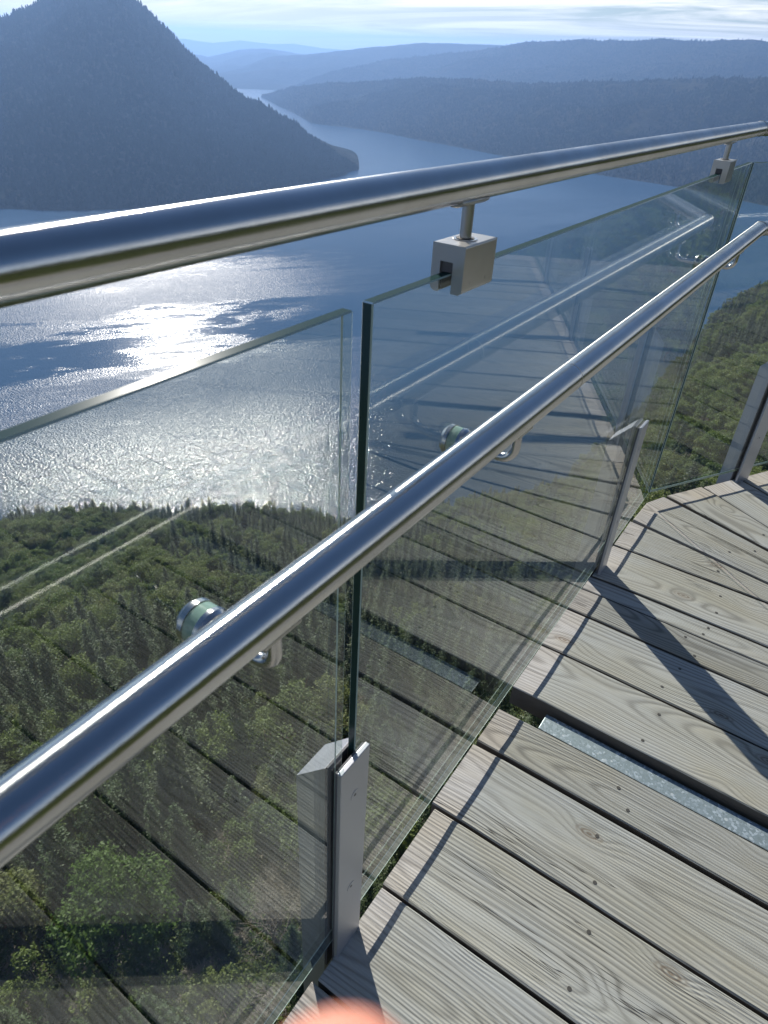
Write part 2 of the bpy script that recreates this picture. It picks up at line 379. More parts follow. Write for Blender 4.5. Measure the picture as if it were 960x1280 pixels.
# corner board: five sided end, follows the bend of the edge
def corner_board(dz):
    xo = GX + .005
    la0 = Vector((xo, 2.532)); la1 = Vector(edge_pt(la0, R_(100.5), BW+.1))
    c = Vector((GX + .012, CY - .0)); s2 = side2(.115, .0).to_2d()
    lb1 = Vector(edge_pt(s2, R_(109), BW + .05))
    o = (la0 + la1 + s2 + lb1)/4; d = (la1 + lb1)/2 - (la0 + s2)/2; ang = math.atan2(d.y, d.x); Rm = Matrix.Rotation(-ang, 2)
    P = [Rm @ (v - o) for v in (la0, la1, lb1, s2, c)]
    mb = MB(); n = len(P)
    mb.add([(p.x, p.y, 0) for p in P] + [(p.x, p.y, -.072) for p in P], [list(range(n)), list(range(n, 2*n))[::-1]] + [(i, i+n, (i+1) % n + n, (i+1) % n) for i in range(n)])
    ob = mb.build('deck_board', WOOD, board_root, (o.x, o.y, DK + dz), (0, 0, ang), bevel=.003)
    ob['label'] = 'wedge shaped board at the bend with an angled end'
    L = d.length
    for u, v in ((.37, -.03), (.43, .06), (L-.4, -.05), (L-.4, .05)):
        s = bpy.data.objects.new('screw', screw_me); COL.objects.link(s); s.parent = ob; s.location = (-L/2 + u, v, .0004)
corner_board(.002)
def b_side2(t0, t1, a0, a1, dz, lab=None, g=.006):
    p = side2(t0 + g, .0).to_2d(); q = side2(t1 - g, .0).to_2d()
    board(p, edge_pt(p, a0, BW), q, edge_pt(q, a1, BW), DK + dz, lab)
b_side2(.128, .352, R_(109.5), R_(119.5), .004)
t = .358
i = 0
while t < 4.5:
    if i == 2: 
        t += .06
        g0 = t - .055
    b_side2(t, t + .228, R_(120), R_(120), random.uniform(-.003, .004), g=.004); t += .232; i += 1
# galvanised strips in the wide joints between floor sections
def galv_strip(p0, ang, L, w_, z):
    mb = MB(); mb.box(0, L, -w_/2, w_/2, -.008, 0); mb.box(0, L, -w_/2, -w_/2 + .008, -.07, -.0085)
    o = mb.build('joint_strip', GALV, board_root, (p0[0], p0[1], z), (0, 0, ang), bevel=.002); o['label'] = 'speckled galvanised steel strip in a wide joint'
    return o
galv_strip((GX + .115, 1.350), 0, BW - .115, .062, DK - .022)
p = side2(.825, .12); galv_strip((p.x, p.y), -TURN, BW - .15, .055, DK - .015)
# steel stringers and joists under the boards
mb = MB()
for off in (.40, 1.62):
    a = corner(off); a0 = Vector((a.x, -1.9, 0)); e = side2(4.55, off)
    for (s, t_) in ((a0, a), (a, e)):
        d = (t_ - s).normalized(); n_ = Vector((-d.y, d.x, 0))
        P = [s - n_*.05, t_ - n_*.05, t_ + n_*.05, s + n_*.05]
        mb.add([(q.x, q.y, DK - .08) for q in P] + [(q.x, q.y, DK - .34) for q in P], [(3,2,1,0), (4,5,6,7), (0,1,5,4), (1,2,6,5), (2,3,7,6), (3,0,4,7)])
o = mb.build('stringer', DARKSTEEL, board_root)
mb = MB()
for q in (Vector((GX + 1.0, -1.5, 0)), corner(1.0), side2(3.6, 1.0)):
    mb.tube([(q.x, q.y, DK - .345), (q.x, q.y, -41)], .17, 24)
mb.build('support_post', m_plain('round_timber', (.22, .19, .15), .8), board_root)
# ------------------------------------------------------------------ the guard railing
rail = tag(empty('guard_railing', (GX, 0, DK), ROT), 'glass guard railing with stainless steel top rail and handrail along the timber walkway', 'railing')
rail.location = (0, 0, 0)
# rails
def rail_path(off, z, y0=-1.9, t1=4.5):
    c = corner(off); c.z = z; e = side2(t1, off, z); return [Vector((c.x, y0, z)), c, e]
TR, HR = .0207, .0222
P = rail_path(-.004, -.1085)
def mitred(name, P, r, off):
    mb = MB(); mb.tube(P, r, 48); o = mb.build(name, TUBE, rail)
    return o
tr_ = mitred('top_rail', P, TR, 0)
def weld_ring(parent, P, r):
    d1 = (P[1]-P[0]).normalized(); d2 = (P[2]-P[1]).normalized(); nrm = (d1 + d2).normalized()
    mb = MB(); n = 40
    u = Vector((0, 0, 1)); w_ = nrm.cross(u)
    sc_ = 1/math.cos(TURN/2)
    pts = [P[1] + u*math.cos(2*math.pi*k/n)*(r+.0004) + w_*math.sin(2*math.pi*k/n)*(r+.0004)*sc_ for k in range(n)]
    V = []; 
    for k in range(n):
        rad = (pts[k]-P[1]).normalized()
        for j in range(6):
            a = 2*math.pi*j/6; V.append(pts[k] + rad*math.cos(a)*.0013 + nrm*math.sin(a)*.0022)
    F = [(k*6+j, ((k+1) % n)*6+j, ((k+1) % n)*6+(j+1) % 6, k*6+(j+1) % 6) for k in range(n) for j in range(6)]
    mb.add(V, F, 0, True); return mb.build('weld_seam', CAST, parent)
weld_ring(tr_, P, TR)
Ph = rail_path(.093, -.390)
hr_ = mitred('handrail', Ph, HR, 0); weld_ring(hr_, Ph, HR)
mb = MB(); mb.tube([(Ph[0].x, .985, Ph[0].z), (Ph[0].x, .9862, Ph[0].z)], HR + .0003, 40); mb.build('joint_seam', CAST, hr_)
# generic station: matrix for something standing at (side, t)
def frame(side, t, off=0.0, z=0.0):
    if side == 1: return Matrix.Translation((GX + off, t, z))
    p = side2(t, off, z); return Matrix.Translation(p) @ Matrix.Rotation(-TURN, 4, 'Z')
def place(o, side, t):
    m = frame(side, t); o.location = m.to_translation(); o.rotation_euler = m.to_euler(); return o
# glass panels (local: y along, x thickness, +x = towards deck)
GT = .0142; ZT, ZB = -.203, -1.470
def panel(side, y0, y1, lab):
    mb = MB(); c = .0015; h = GT/2
    prof = [(-h + c, 0), (h - c, 0), (h, c), (h, 1), (-h, 1), (-h, c)]
    # big faces
    def q(a, m): mb.add(a, [(0, 1, 2, 3)], m)
    y0c, y1c, zb, zt = y0 + c, y1 - c, ZB + c, ZT - c
    q([(h, y0c, zb), (h, y1c, zb), (h, y1c, zt), (h, y0c, zt)], 0)
    q([(-h, y1c, zb), (-h, y0c, zb), (-h, y0c, zt), (-h, y1c, zt)], 0)
    hc = h - c
    # edges
    q([(-hc, y0, zb), (hc, y0, zb), (hc, y0, zt), (-hc, y0, zt)], 1); q([(hc, y1, zb), (-hc, y1, zb), (-hc, y1, zt), (hc, y1, zt)], 3)
    q([(-hc, y0c, ZT), (hc, y0c, ZT), (hc, y1c, ZT), (-hc, y1c, ZT)], 1); q([(-hc, y1c, ZB), (hc, y1c, ZB), (hc, y0c, ZB), (-hc, y0c, ZB)], 1)
    # arrises
    for s in (1, -1):
        a = s*h; b = s*hc
        q([(a, y0c, zb), (a, y0c, zt), (b, y0, zt), (b, y0, zb)][::s], 2); q([(a, y1c, zt), (a, y1c, zb), (b, y1, zb), (b, y1, zt)][::s], 2)
        q([(a, y0c, zt), (a, y1c, zt), (b, y1c, ZT), (b, y0c, ZT)][::s], 2); q([(a, y1c, zb), (a, y0c, zb), (b, y0c, ZB), (b, y1c, ZB)][::s], 2)
    o = mb.build('glass_panel', [GLASS, GEDGE, GARRIS, GEND], rail); place(o, side, 0); o['label'] = lab
    return o
GARRIS = m_plain('glass_arris', (.35, .45, .42), .25)
panel(1, -1.56, .534, 'nearest clear glass panel left of the near post'); panel(1, .567, 2.692, 'middle glass panel between the two near posts and the bend')
panel(2, .008, 2.12, 'glass panel beyond the bend of the railing'); panel(2, 2.14, 4.4, 'farthest glass panel')
# posts
def post(side, t, lab):
    e = empty('post'); e.parent = rail; place(e, side, t); e['label'] = lab
    zt, zb, wd = -.925, -1.86, .038
    mb = MB()                                             # outer fin: box with a 45 degree top, outwards = -x
    fx0, fx1 = -.0115, -.073
    poly = [(fx0, zb), (fx0, zt), (fx1, zt - .070), (fx1, zb)]
    mb.prism(poly[::-1], (0, 2*wd, 0), base=(0, -wd, 0))
    f = mb.build('fin', ALU, e, bevel=.0015)
    mb = MB(); mb.box(.0125, .0205, -wd, wd, DK - .05, zt + .006); mb.box(.0207, .0212, -.0001, .0001, zt - .2, zt - .19)
    pl = MB(); pl.box(.0125, .0215, -wd, wd, DK - .10, zt + .006); plo = pl.build('clamp_plate', ALU, e, bevel=.0015)
    g = MB()
    g.box(.0073, .0123, -wd + .002, wd - .002, DK - .08, zt + .002); g.box(-.0113, -.0073, -wd + .002, wd - .002, DK - .08, zt + .001)
    g.build('gasket', RUBBER, e)
    for zz in (zt - .085, zt - .375):
        s = MB(); s.tube([(.0205, 0, zz), (.0221, 0, zz)], [.0108, .0108], 28); s.tube([(.0222, 0, zz), (.0224, 0, zz)], .0030, 6, 1)
        s.build('screw', [ALU, HOLE], plo)
    return e
post(1, .552, 'aluminium post between the nearest and middle glass panels'); post(1, 2.115, 'aluminium post just before the bend'); post(1, -1.04, 'aluminium post behind the viewer')
post(2, .585, 'aluminium post just beyond the bend'); post(2, 2.13, 'second aluminium post beyond the bend'); post(2, 3.6, 'farthest aluminium post')
# clamps that carry the top rail
def clampo(side, t, lab=None):
    e = empty('rail_clamp'); e.parent = rail; place(e, side, t)
    if lab: e['label'] = lab
    mb = MB(); z0, z1 = -.226, -.170; x0, x1 = -.0205, .0235; s = .0086
    r = .010
    poly = [(x0, z1), (x0, z0 + .006), (x0 + .002, z0 + .002), (x0 + .006, z0), (-s, z0), (-s, -.190), (s, -.190), (s, z0), (x1 - .004, z0), (x1, z0 + .004), (x1, z1)]
    L = .080
    # inner leg's lower corners are rounded along the rail too: build three slices
    mb.prism(poly[::-1], (0, L, 0), base=(0, -L/2, 0))
    b = mb.build('clamp_block', CAST, e, bevel=.0022, seg=3)
    c = MB(); c.box(-.0085, -.0074, -.037, .037, -.224, -.1902); c.box(.0074, .0085, -.037, .037, -.224, -.1902); c.box(-.0073, .0073, -.037, .037, -.2025, -.1902)
    c.build('gasket', RUBBER, e)
    c = MB(); c.tube([(0, 0, -.1698), (0, 0, -.1688)], .0148, 28); c.tube([(0, 0, -.1687), (0, 0, -.1682)], .0112, 28, 1); c.build('socket_ring', [STEEL, HOLE], e)
    for yy in (-.02, .02):
        c = MB(); c.tube([(x1 - .0003, yy, -.214), (x1 + .0003, yy, -.214)], .0022, 14); c.build('set_screw', [CAST], e)
    c = MB(); c.tube([(0, 0, -.168), (0, 0, -.160), (0, 0, -.128)], .0072, 24); c.build('stem', CAST, e)
    # saddle: curved plate hugging the underside of the rail
    c = MB(); n = 14; R1, R2 = TR + .0003, TR + .0036; V = []
    for yy in (-.034, .034):
        for RR in (R1, R2):
            for k in range(n+1):
                a = math.pi*(1.5 - .23) + math.pi*.46*k/n
                V.append((-.004 + RR*math.cos(a), yy*(1 - (.18 if RR == R2 else 0)), -.1085 + RR*math.sin(a)))
    m = n+1; F = []
    for k in range(n):
        F += [(m+k, m+k+1, 3*m+k+1, 3*m+k), (k, k+1, m+k+1, m+k), (2*m+k, 3*m+k, 3*m+k+1, 2*m+k+1), (k, 2*m+k, 2*m+k+1, k+1)]
    F += [(0, m, 3*m, 2*m), (n, 2*m+n, 3*m+n, m+n)]
    c.add(V, F, 0, True); c.build('saddle', CAST, e)
clampo(1, .767, 'clamp nearest the near post'); clampo(1, 2.25, 'clamp close to the bend of the rail'); clampo(1, -.02); clampo(1, -1.25)
clampo(2, .85); clampo(2, 1.9); clampo(2, 2.5); clampo(2, 3.6)
# handrail brackets: disc fixings through the glass and a hooked arm
def bracket(side, t, lab=None):
    e = empty('handrail_bracket'); e.parent = rail; place(e, side, t)
    if lab: e['label'] = lab
    zc = -.463; hx = .093
    c = MB()
    for a, b, r0, r1 in ((.0073, .0125, .0235, .0235), (.0125, .017, .0235, .0205), (.017, .030, .0115, .0115)):
        c.tube([(a, 0, zc), (b, 0, zc)], [r0, r1], 36)
    c.build('inner_disc', STEEL, e)
    c = MB(); c.tube([(-.0073, 0, zc), (-.0135, 0, zc)], .0235, 36); c.tube([(-.0135, 0, zc), (-.019, 0, zc)], [.0235, .0195], 36)
    c.build('outer_disc', STEEL, e)
    c = MB(); c.tube([(-.0068, 0, zc), (.0068, 0, zc)], .0225, 36); c.build('green_spacer', DISCG, e)
    # arm: out of the disc, round the bend, up to the rail
    pts = [Vector((.030, 0, zc))]; r = .022
    pts += [Vector((hx - r + r*math.sin(a), 0, zc + r - r*math.cos(a))) for a in [R_(q) for q in range(0, 91, 15)]]
    pts.append(Vector((hx, 0, -.4105)))
    c = MB(); c.tube(pts, .0068, 20); c.build('arm', STEEL, e)
    c = MB(); c.box(hx - .012, hx + .012, -.024, .024, -.4165, -.4105); c.build('rail_seat', CAST, e, bevel=.002)
bracket(1, .312, 'bracket on the nearest glass panel'); bracket(1, .812, 'bracket on the middle glass panel near its first end'); bracket(1, 2.36, 'bracket just before the bend')
bracket(1, -.75); bracket(1, -1.3); bracket(2, .33, 'bracket just beyond the bend'); bracket(2, 1.85); bracket(2, 2.4); bracket(2, 3.6)
#@@LANDSCAPE
# ================================================================== LANDSCAPE
SEA = -250.0
def interp(a, xs, ys): return np.interp(a, xs, ys)
def fbm(x, y, sc_, seed=0, octv=4):
    """vectorised value noise"""
    x = np.asarray(x, float)/sc_; y = np.asarray(y, float)/sc_; out = np.zeros_like(x); amp = 1.0; tot = 0
    for o in range(octv):
        xi = np.floor(x).astype(np.int64); yi = np.floor(y).astype(np.int64); fx = x - xi; fy = y - yi
        fx = fx*fx*(3 - 2*fx); fy = fy*fy*(3 - 2*fy)
        def h(i, j):
            n = (i*374761393 + j*668265263 + (seed + o)*1442695041) & 0xffffffff
            n = ((n ^ (n >> 13))*1274126177) & 0xffffffff
            return ((n ^ (n >> 16)) & 0xffff)/65535.0
        v = (h(xi, yi)*(1-fx) + h(xi+1, yi)*fx)*(1-fy) + (h(xi, yi+1)*(1-fx) + h(xi+1, yi+1)*fx)*fy
        out += amp*(v*2 - 1); tot += amp; amp *= .5; x = x*2.03 + 17; y = y*2.03 + 5
    return out/tot
# ---- near hillside below the walkway
NA = [-180, -140, -100, -80, -68, -55, -46, -37, -25, -16, -11.5, -9.2, -8.3, -7.5, -6.7, -5, 0, 12, 40, 90, 140, 180]
NR = [300, 300, 300, 295, 290, 270, 262, 256, 275, 300, 350, 420, 480, 520, 540, 560, 600, 600, 500, 400, 300, 300]
NZ = [-70, -130, -188, -186, -182, -187, -189, -193, -190, -184, -165, -157, -163, -148, -144, -136, -118, -60, -30, 5, -35, -70]
def znear(az, r):
    rc = interp(az, NA, NR); zc = interp(az, NA, NZ)
    u = r/rc
    zi = -37 + (zc + 37)*np.clip(u, 0, 1)**.93
    over = np.maximum(r - rc, 0)
    z = zi - over*.62 - np.clip(over/60, 0, 1)**2*12
    z = np.where(az > 15, np.where(over > 0, zc + over*.15*np.clip((az-15)/20, 0, 1) - over*.62*np.clip(1-(az-15)/20, 0, 1), zi), z)
    x = r*np.sin(np.radians(az)); y = r*np.cos(np.radians(az))
    z = z + fbm(x, y, 38, 3)*np.clip(r/60, .25, 1)*6.0 + fbm(x, y, 9, 8)*.9
    return z
def zxy(x, y): return znear(np.degrees(np.arctan2(x, y)), np.hypot(x, y))
def polar(az0, az1, na, rs): 
    A = np.radians(np.linspace(az0, az1, na)); return A, np.asarray(rs)
def grid_mesh(name, X, Y, Z, mat, smooth=True):
    n, m = X.shape; V = np.stack([X, Y, Z], -1).reshape(-1, 3)
    I = np.arange(n*m).reshape(n, m)
    F = np.stack([I[:-1, :-1], I[1:, :-1], I[1:, 1:], I[:-1, 1:]], -1).reshape(-1, 4)
    return mesh_np(name, V, F, mat, smooth)
def m_ground(name, a, b, c, sc_=1.0):
    t = NT(name); co = t.coord('Object')
    n = t.noise(co, .05*sc_, 6, .65); n2 = t.noise(co, .9*sc_, 5, .7)
    col = t.mix(t.ramp(n, [(.4, (0,)*3), (.6, (1,)*3)]), C4(*a), C4(*b)); col = t.mix(t.ramp(n2, [(.45, (0,)*3), (.7, (1,)*3)]), col, C4(*c))
    bp = t.n('ShaderNodeBump', {'Height': n2, 'Strength': 1.0, 'Distance': .6/sc_}).outputs[0]
    return t.set(t.n('ShaderNodeBsdfPrincipled', {'Base Color': col, 'Roughness': .95, 'Normal': bp, 'Specular IOR Level': .0}).outputs[0])
GROUND = m_ground('forest_floor', (.018, .024, .010), (.032, .032, .017), (.055, .052, .033))
rs = np.concatenate([np.linspace(0.5, 60, 50), np.linspace(62, 620, 170), np.linspace(640, 900, 12)])
A = np.radians(np.linspace(-180, 180, 421)); AA, RR = np.meshgrid(A, rs, indexing='ij')
Z = znear(np.degrees(AA), RR); Z = np.maximum(Z, SEA - 8)
tag(link('hillside', grid_mesh('hillside', RR*np.sin(AA), RR*np.cos(AA), Z, GROUND)), 'steep wooded hillside falling away below the walkway', kind='structure')
# ---- water
def m_water():
    t = NT('sea_water'); co = t.coord('Object')
    rc = t.mapping(co, rot=(0, 0, -.96)); sx_ = t.n('ShaderNodeSeparateXYZ', {0: rc})
    gust = t.noise(t.mapping(rc, (.0045, .013, 1)), 1.0, 5, .62, .6)
    gust2 = t.noise(t.mapping(rc, (.014, .06, 1), (40, 3, 0)), 1.0, 8, .75, .4)
    # wind lanes lie across the inlet: rough near shore, slick between
    yy = t.math('ADD', sx_.outputs[1], t.math('MULTIPLY', t.math('SUBTRACT', gust, .5), 380.0))
    yy = t.math('ADD', yy, t.math('MULTIPLY', t.math('SUBTRACT', gust2, .5), 210.0))
    yy = t.math('ADD', yy, t.math('MULTIPLY', sx_.outputs[0], -.10))
    lane = t.ramp(t.math('DIVIDE', yy, 2000.0), [(0, (1,)*3), (.285, (1,)*3), (.325, (.12,)*3), (.352, (.12,)*3), (.385, (.9,)*3), (.45, (.7,)*3), (.49, (.12,)*3), (.53, (.16,)*3), (.56, (.45,)*3), (.61, (.12,)*3), (.8, (.10,)*3), (1, (.25,)*3)])
    ratio = t.math('DIVIDE', sx_.outputs[0], t.math('MAXIMUM', sx_.outputs[1], 50.0))
    ratio = t.math('ADD', ratio, t.math('MULTIPLY', t.math('SUBTRACT', gust2, .5), .35))
    fade = t.ramp(ratio, [(0, (1,)*3), (.10, (1,)*3), (.45, (.5,)*3), (1, (.3,)*3)])
    glint_cut = t.ramp(ratio, [(0, (0,)*3), (.05, (0,)*3), (.33, (.80,)*3), (1, (1,)*3)])  # lowers specular towards the right to dim the glitter
    rip = t.math('MULTIPLY_ADD', t.math('MULTIPLY', lane, fade), .93, .07)
    w1 = t.noise(co, .62, 1.8, .6); w2 = t.noise(t.mapping(rc, (.6, 1, 1)), .25, 2, .6)
    h = t.math('ADD', t.math('MULTIPLY', w1, 1.35), t.math('MULTIPLY', w2, 1.0))
    bp = t.n('ShaderNodeBump', {'Height': h, 'Strength': t.math('MULTIPLY', rip, .62), 'Distance': 1.0}).outputs[0]
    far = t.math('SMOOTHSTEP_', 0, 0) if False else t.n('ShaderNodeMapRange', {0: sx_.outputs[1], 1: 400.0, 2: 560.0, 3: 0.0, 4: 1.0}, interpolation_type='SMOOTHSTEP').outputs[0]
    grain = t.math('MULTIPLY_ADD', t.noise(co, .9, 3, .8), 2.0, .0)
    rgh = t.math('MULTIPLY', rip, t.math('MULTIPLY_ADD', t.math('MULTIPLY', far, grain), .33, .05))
    b = t.n('ShaderNodeBsdfPrincipled', {'Base Color': t.mix(far, C4(.014, .04, .075), C4(.035, .085, .16)), 'Specular IOR Level': t.math('MULTIPLY', t.math('MULTIPLY_ADD', far, -.52, .60), t.math('MULTIPLY_ADD', glint_cut, -.8, 1.0)), 'Roughness': t.math('ADD', rgh, .05), 'IOR': 1.333, 'Normal': bp})  # far base painted bluer for the lost sky reflection; specular cut dims glitter
    return t.set(b.outputs[0])
A = np.radians(np.linspace(-180, 180, 73)); rs = np.array([1, 200, 600, 1500, 4000, 9000, 14500.])
AA, RR = np.meshgrid(A, rs, indexing='ij')
tag(link('water', grid_mesh('water', RR*np.sin(AA), RR*np.cos(AA), RR*0 + SEA, m_water())), 'blue inlet with sun glitter', kind='structure')
# ---- far hills: shore distance, ridge distance and skyline elevation by bearing
FARG = m_ground('far_forest_floor', (.016, .022, .011), (.035, .036, .022), (.06, .055, .04), .06)
def hill(name, azs, shore, ridge, elev, base=SEA - 3, n=240, m=90, noise=1.0, seed=1, label='', back=1.0, pw=.9):
    a = np.linspace(azs[0], azs[-1], n); S = interp(a, azs, shore); Rg = interp(a, azs, ridge); E = interp(a, azs, elev)
    # rough the skyline a little
    H = Rg*np.tan(np.radians(E)) + fbm(a*40, a*0, 22, seed)*6*noise*np.clip((Rg - S)/400, 0, 1)
    L = np.maximum(Rg - S, 30)
    U = np.concatenate([np.linspace(0, 1, m), 1 + np.linspace(.04, 1.0, 20)])
    AA, UU = np.meshgrid(a, U, indexing='ij'); SS = S[:, None]; LL = L[:, None]
    RR = SS + LL*np.minimum(UU, 1) + np.maximum(UU-1, 0)*np.maximum(LL, 400)*back
    x = RR*np.sin(np.radians(AA)); y = RR*np.cos(np.radians(AA))
    up = np.clip(UU, 0, 1); bump = np.sin(np.clip(UU, 0, 1)*math.pi)
    sh = up**pw
    Zr = base + (H[:, None] - base)*np.where(UU <= 1, sh, np.cos(np.clip(UU-1, 0, 1)*math.pi/2))
    nz = fbm(x, y, 420, seed + 3, 5)*85 + (1 - np.abs(fbm(x, y, 260, seed + 9, 3)))*26 - 15
    Z = Zr + nz*bump*noise*np.clip(LL/900, .1, 1)
    me = grid_mesh(name, x, y, Z, FARG)
    o = link(name, me); tag(o, label, kind='structure')
    return x, y, Z, UU
L1a = [-110, -80, -70, -62.3, -59.4, -57.2, -55, -52.1, -50.9, -49.5, -48.2, -46.4, -44.9, -43.2, -41.3, -39.3, -37.5, -36.2, -35.67, -35.3]
L1s = [1500, 1450, 1400, 1366, 1330, 1320, 1320, 1330, 1340, 1350, 1365, 1400, 1440, 1490, 1550, 1610, 1670, 1715, 1739, 1760]
L1r = [3000, 2900, 2800, 2700, 2650, 2600, 2550, 2450, 2400, 2350, 2290, 2210, 2140, 2060, 1980, 1900, 1830, 1790, 1765, 1762]
L1e = [2.5, 2.2, 1.1, .25, .40, 1.35, 2.6, 2.5, 1.55, .4, -.95, -2.3, -3.35, -3.95, -5.0, -6.25, -7.3, -8.0, -8.3, -8.5]
G1 = hill('mountain', L1a, L1s, L1r, L1e, seed=5, n=420, m=130, label='large dark forested mountain dropping steeply to the inlet on the left')
L2a = [-43.9, -43.5, -42, -39.8, -37, -35, -32, -27.2, -24.2, -18.2, -12.5, -7.5, 0, 20, 45]
L2s = [4120, 4099, 3500, 2835, 2700, 2640, 2450, 2232, 2112, 1920, 1842, 1724, 1600, 1500, 1500]
L2r = [4150, 4140, 3850, 3600, 3500, 3450, 3300, 3050, 2950, 2750, 2650, 2550, 2400, 2300, 2300]
L2e = [-3.6, -3.5, -2.95, -2.6, -2.35, -2.2, -1.9, -1.9, -1.95, -1.55, -1.1, -.9, -.5, .5, 1]
G2 = hill('ridge', L2a, L2s, L2r, L2e, seed=21, n=420, m=110, label='low forested ridge across the inlet')
L3a = [-42, -40, -38, -36, -34.6, -30.7, -26.9, -25.3, -21.5, -17.4, -15.9, -13.2, -11, -9.6, -4, 10, 45]
L3s = [4600, 4500, 4400, 4200, 4100, 3900, 3600, 3500, 3300, 3200, 3150, 3100, 3050, 3000, 2900, 2700, 2700]
L3r = [4900, 4900, 4900, 4900, 4900, 4900, 4800, 4700, 4500, 4300, 4250, 4150, 4100, 4050, 3900, 3700, 3700]
L3e = [-3.1, -2.4, -1.75, -1.3, -.98, -.45, -.02, .38, .68, .72, .9, .85, 1.04, .96, 1.2, 1.6, 2]
G3 = hill('ridge', L3a, L3s, L3r, L3e, seed=33, n=420, m=70, label='higher forested ridge behind the low ridge')
hill('ridge', [-50, -46.5, -45.3, -42.5, -40.3, -36.3, -31.9, -27.4, -20], [4750]*9, [6300]*9, [-2.4, -2.2, -1.91, -1.0, -.84, -.33, .15, .2, .1], seed=41, m=40, noise=.7, label='hazy blue ridge beyond the inlet')
hill('ridge', [-60, -52, -47.7, -46.9, -44.7, -43, -40.3, -36], [5900]*8, [8200]*8, [-1.2, -1.15, -1.08, -1.2, -.7, -.56, -.82, -1.0], seed=51, m=30, noise=.7, label='pale blue hills at the end of the inlet')
hill('mountain', [-64, -56, -50, -48.4, -46.5, -44.6, -42.5, -41, -39.1, -36, -30], [12800]*11, [13800]*11, [-.5, -.3, -.32, -.2, -.38, -.16, -.3, -.22, -.4, -.5, -.6], seed=61, m=24, noise=.5, label='faint distant mountains on the horizon')
# ---- foliage
def m_leaf(name, cols, tcol, sc_=.5, transl=.35, spec=.25):
    t = NT(name); oi = t.n('ShaderNodeObjectInfo').outputs['Random']; co = t.coord('Object')
    c = t.ramp(oi, [(i/(len(cols)-1), q) for i, q in enumerate(cols)])
    n = t.noise(co, sc_, 3, .6); n2 = t.noise(co, 5.0, 2, .7)
    c = t.mix(t.ramp(n, [(.35, (.0,)*3), (.7, (.7,)*3)]), c, C4(*tcol))
    k = t.math('MULTIPLY_ADD', n2, 1.1, .45)
    c = t.mix(1.0, c, t.n('ShaderNodeCombineColor', {0: k, 1: k, 2: k}).outputs[0], 'MULTIPLY')
    d = t.n('ShaderNodeBsdfPrincipled', {'Base Color': c, 'Roughness': .55, 'Specular IOR Level': spec}).outputs[0]
    tr = t.n('ShaderNodeBsdfTranslucent', {0: c}).outputs[0]
    return t.set(t.n('ShaderNodeMixShader', {0: transl, 1: d, 2: tr}).outputs[0])
NEEDLE = m_leaf('needles', [(.025, .05, .018), (.04, .07, .024), (.055, .085, .028), (.075, .09, .035)], (.07, .11, .03), .35, .25)
LEAF = m_leaf('broad_leaves', [(.07, .12, .025), (.14, .18, .04), (.09, .14, .04), (.18, .21, .06), (.13, .13, .05)], (.20, .26, .07), .45, .4)
LEAFB = m_leaf('bright_leaves', [(.085, .15, .028), (.095, .16, .032)], (.15, .23, .055), .6, .45)
DRYLEAF = m_leaf('dry_leaves', [(.13, .10, .06), (.10, .10, .06), (.15, .12, .08)], (.17, .15, .10), .6, .3)
BARK = m_plain('bark', (.10, .08, .065), .9); GREYTWIG = m_plain('grey_twigs', (.34, .30, .25), .9); ARBUTUS = m_plain('reddish_bark', (.20, .09, .05), .7)
FARNEEDLE = m_leaf('far_needles', [(.010, .017, .010), (.015, .022, .012), (.020, .026, .014)], (.018, .025, .013), .05, .0, .0)
def leaves(P, Nn, size, asp=.6, jit=.8, tri=False):
    """one small face at every point, tilted about its normal"""
    n = len(P); Nn = Nn + rng.normal(0, jit, (n, 3)); Nn /= np.linalg.norm(Nn, axis=1)[:, None] + 1e-9
    a = rng.normal(0, 1, (n, 3)); a -= Nn*np.sum(a*Nn, 1)[:, None]; a /= np.linalg.norm(a, axis=1)[:, None] + 1e-9
    b = np.cross(Nn, a); s = (size*rng.uniform(.6, 1.35, n))[:, None]
    if tri: V = np.stack([P - a*s*.5 - b*s*asp*.5, P + a*s*.6, P - a*s*.5 + b*s*asp*.5], 1)
    else: V = np.stack([P - a*s*.55, P - b*s*asp*.5 + a*s*.05, P + a*s*.55, P + b*s*asp*.5 + a*s*.05], 1)
    k = V.shape[1]; return V.reshape(-1, 3), np.arange(n*k).reshape(n, k)
def limbs_mesh(name, segs, mat, n=6):
    V = []; F = []
    for p, q, r0, r1 in segs:
        p = np.array(p, float); q = np.array(q, float); d = q - p; d /= np.linalg.norm(d) + 1e-9
        u = np.cross(d, [0, 0, 1] if abs(d[2]) < .9 else [1, 0, 0]); u /= np.linalg.norm(u); w_ = np.cross(d, u); b = len(V)
        for c, r in ((p, r0), (q, r1)):
            for k in range(n): a = 2*math.pi*k/n; V.append(c + u*math.cos(a)*r + w_*math.sin(a)*r)
        for k in range(n): F.append((b+k, b+(k+1) % n, b+n+(k+1) % n, b+n+k))
    return mesh_np(name, V, F, mat, True)
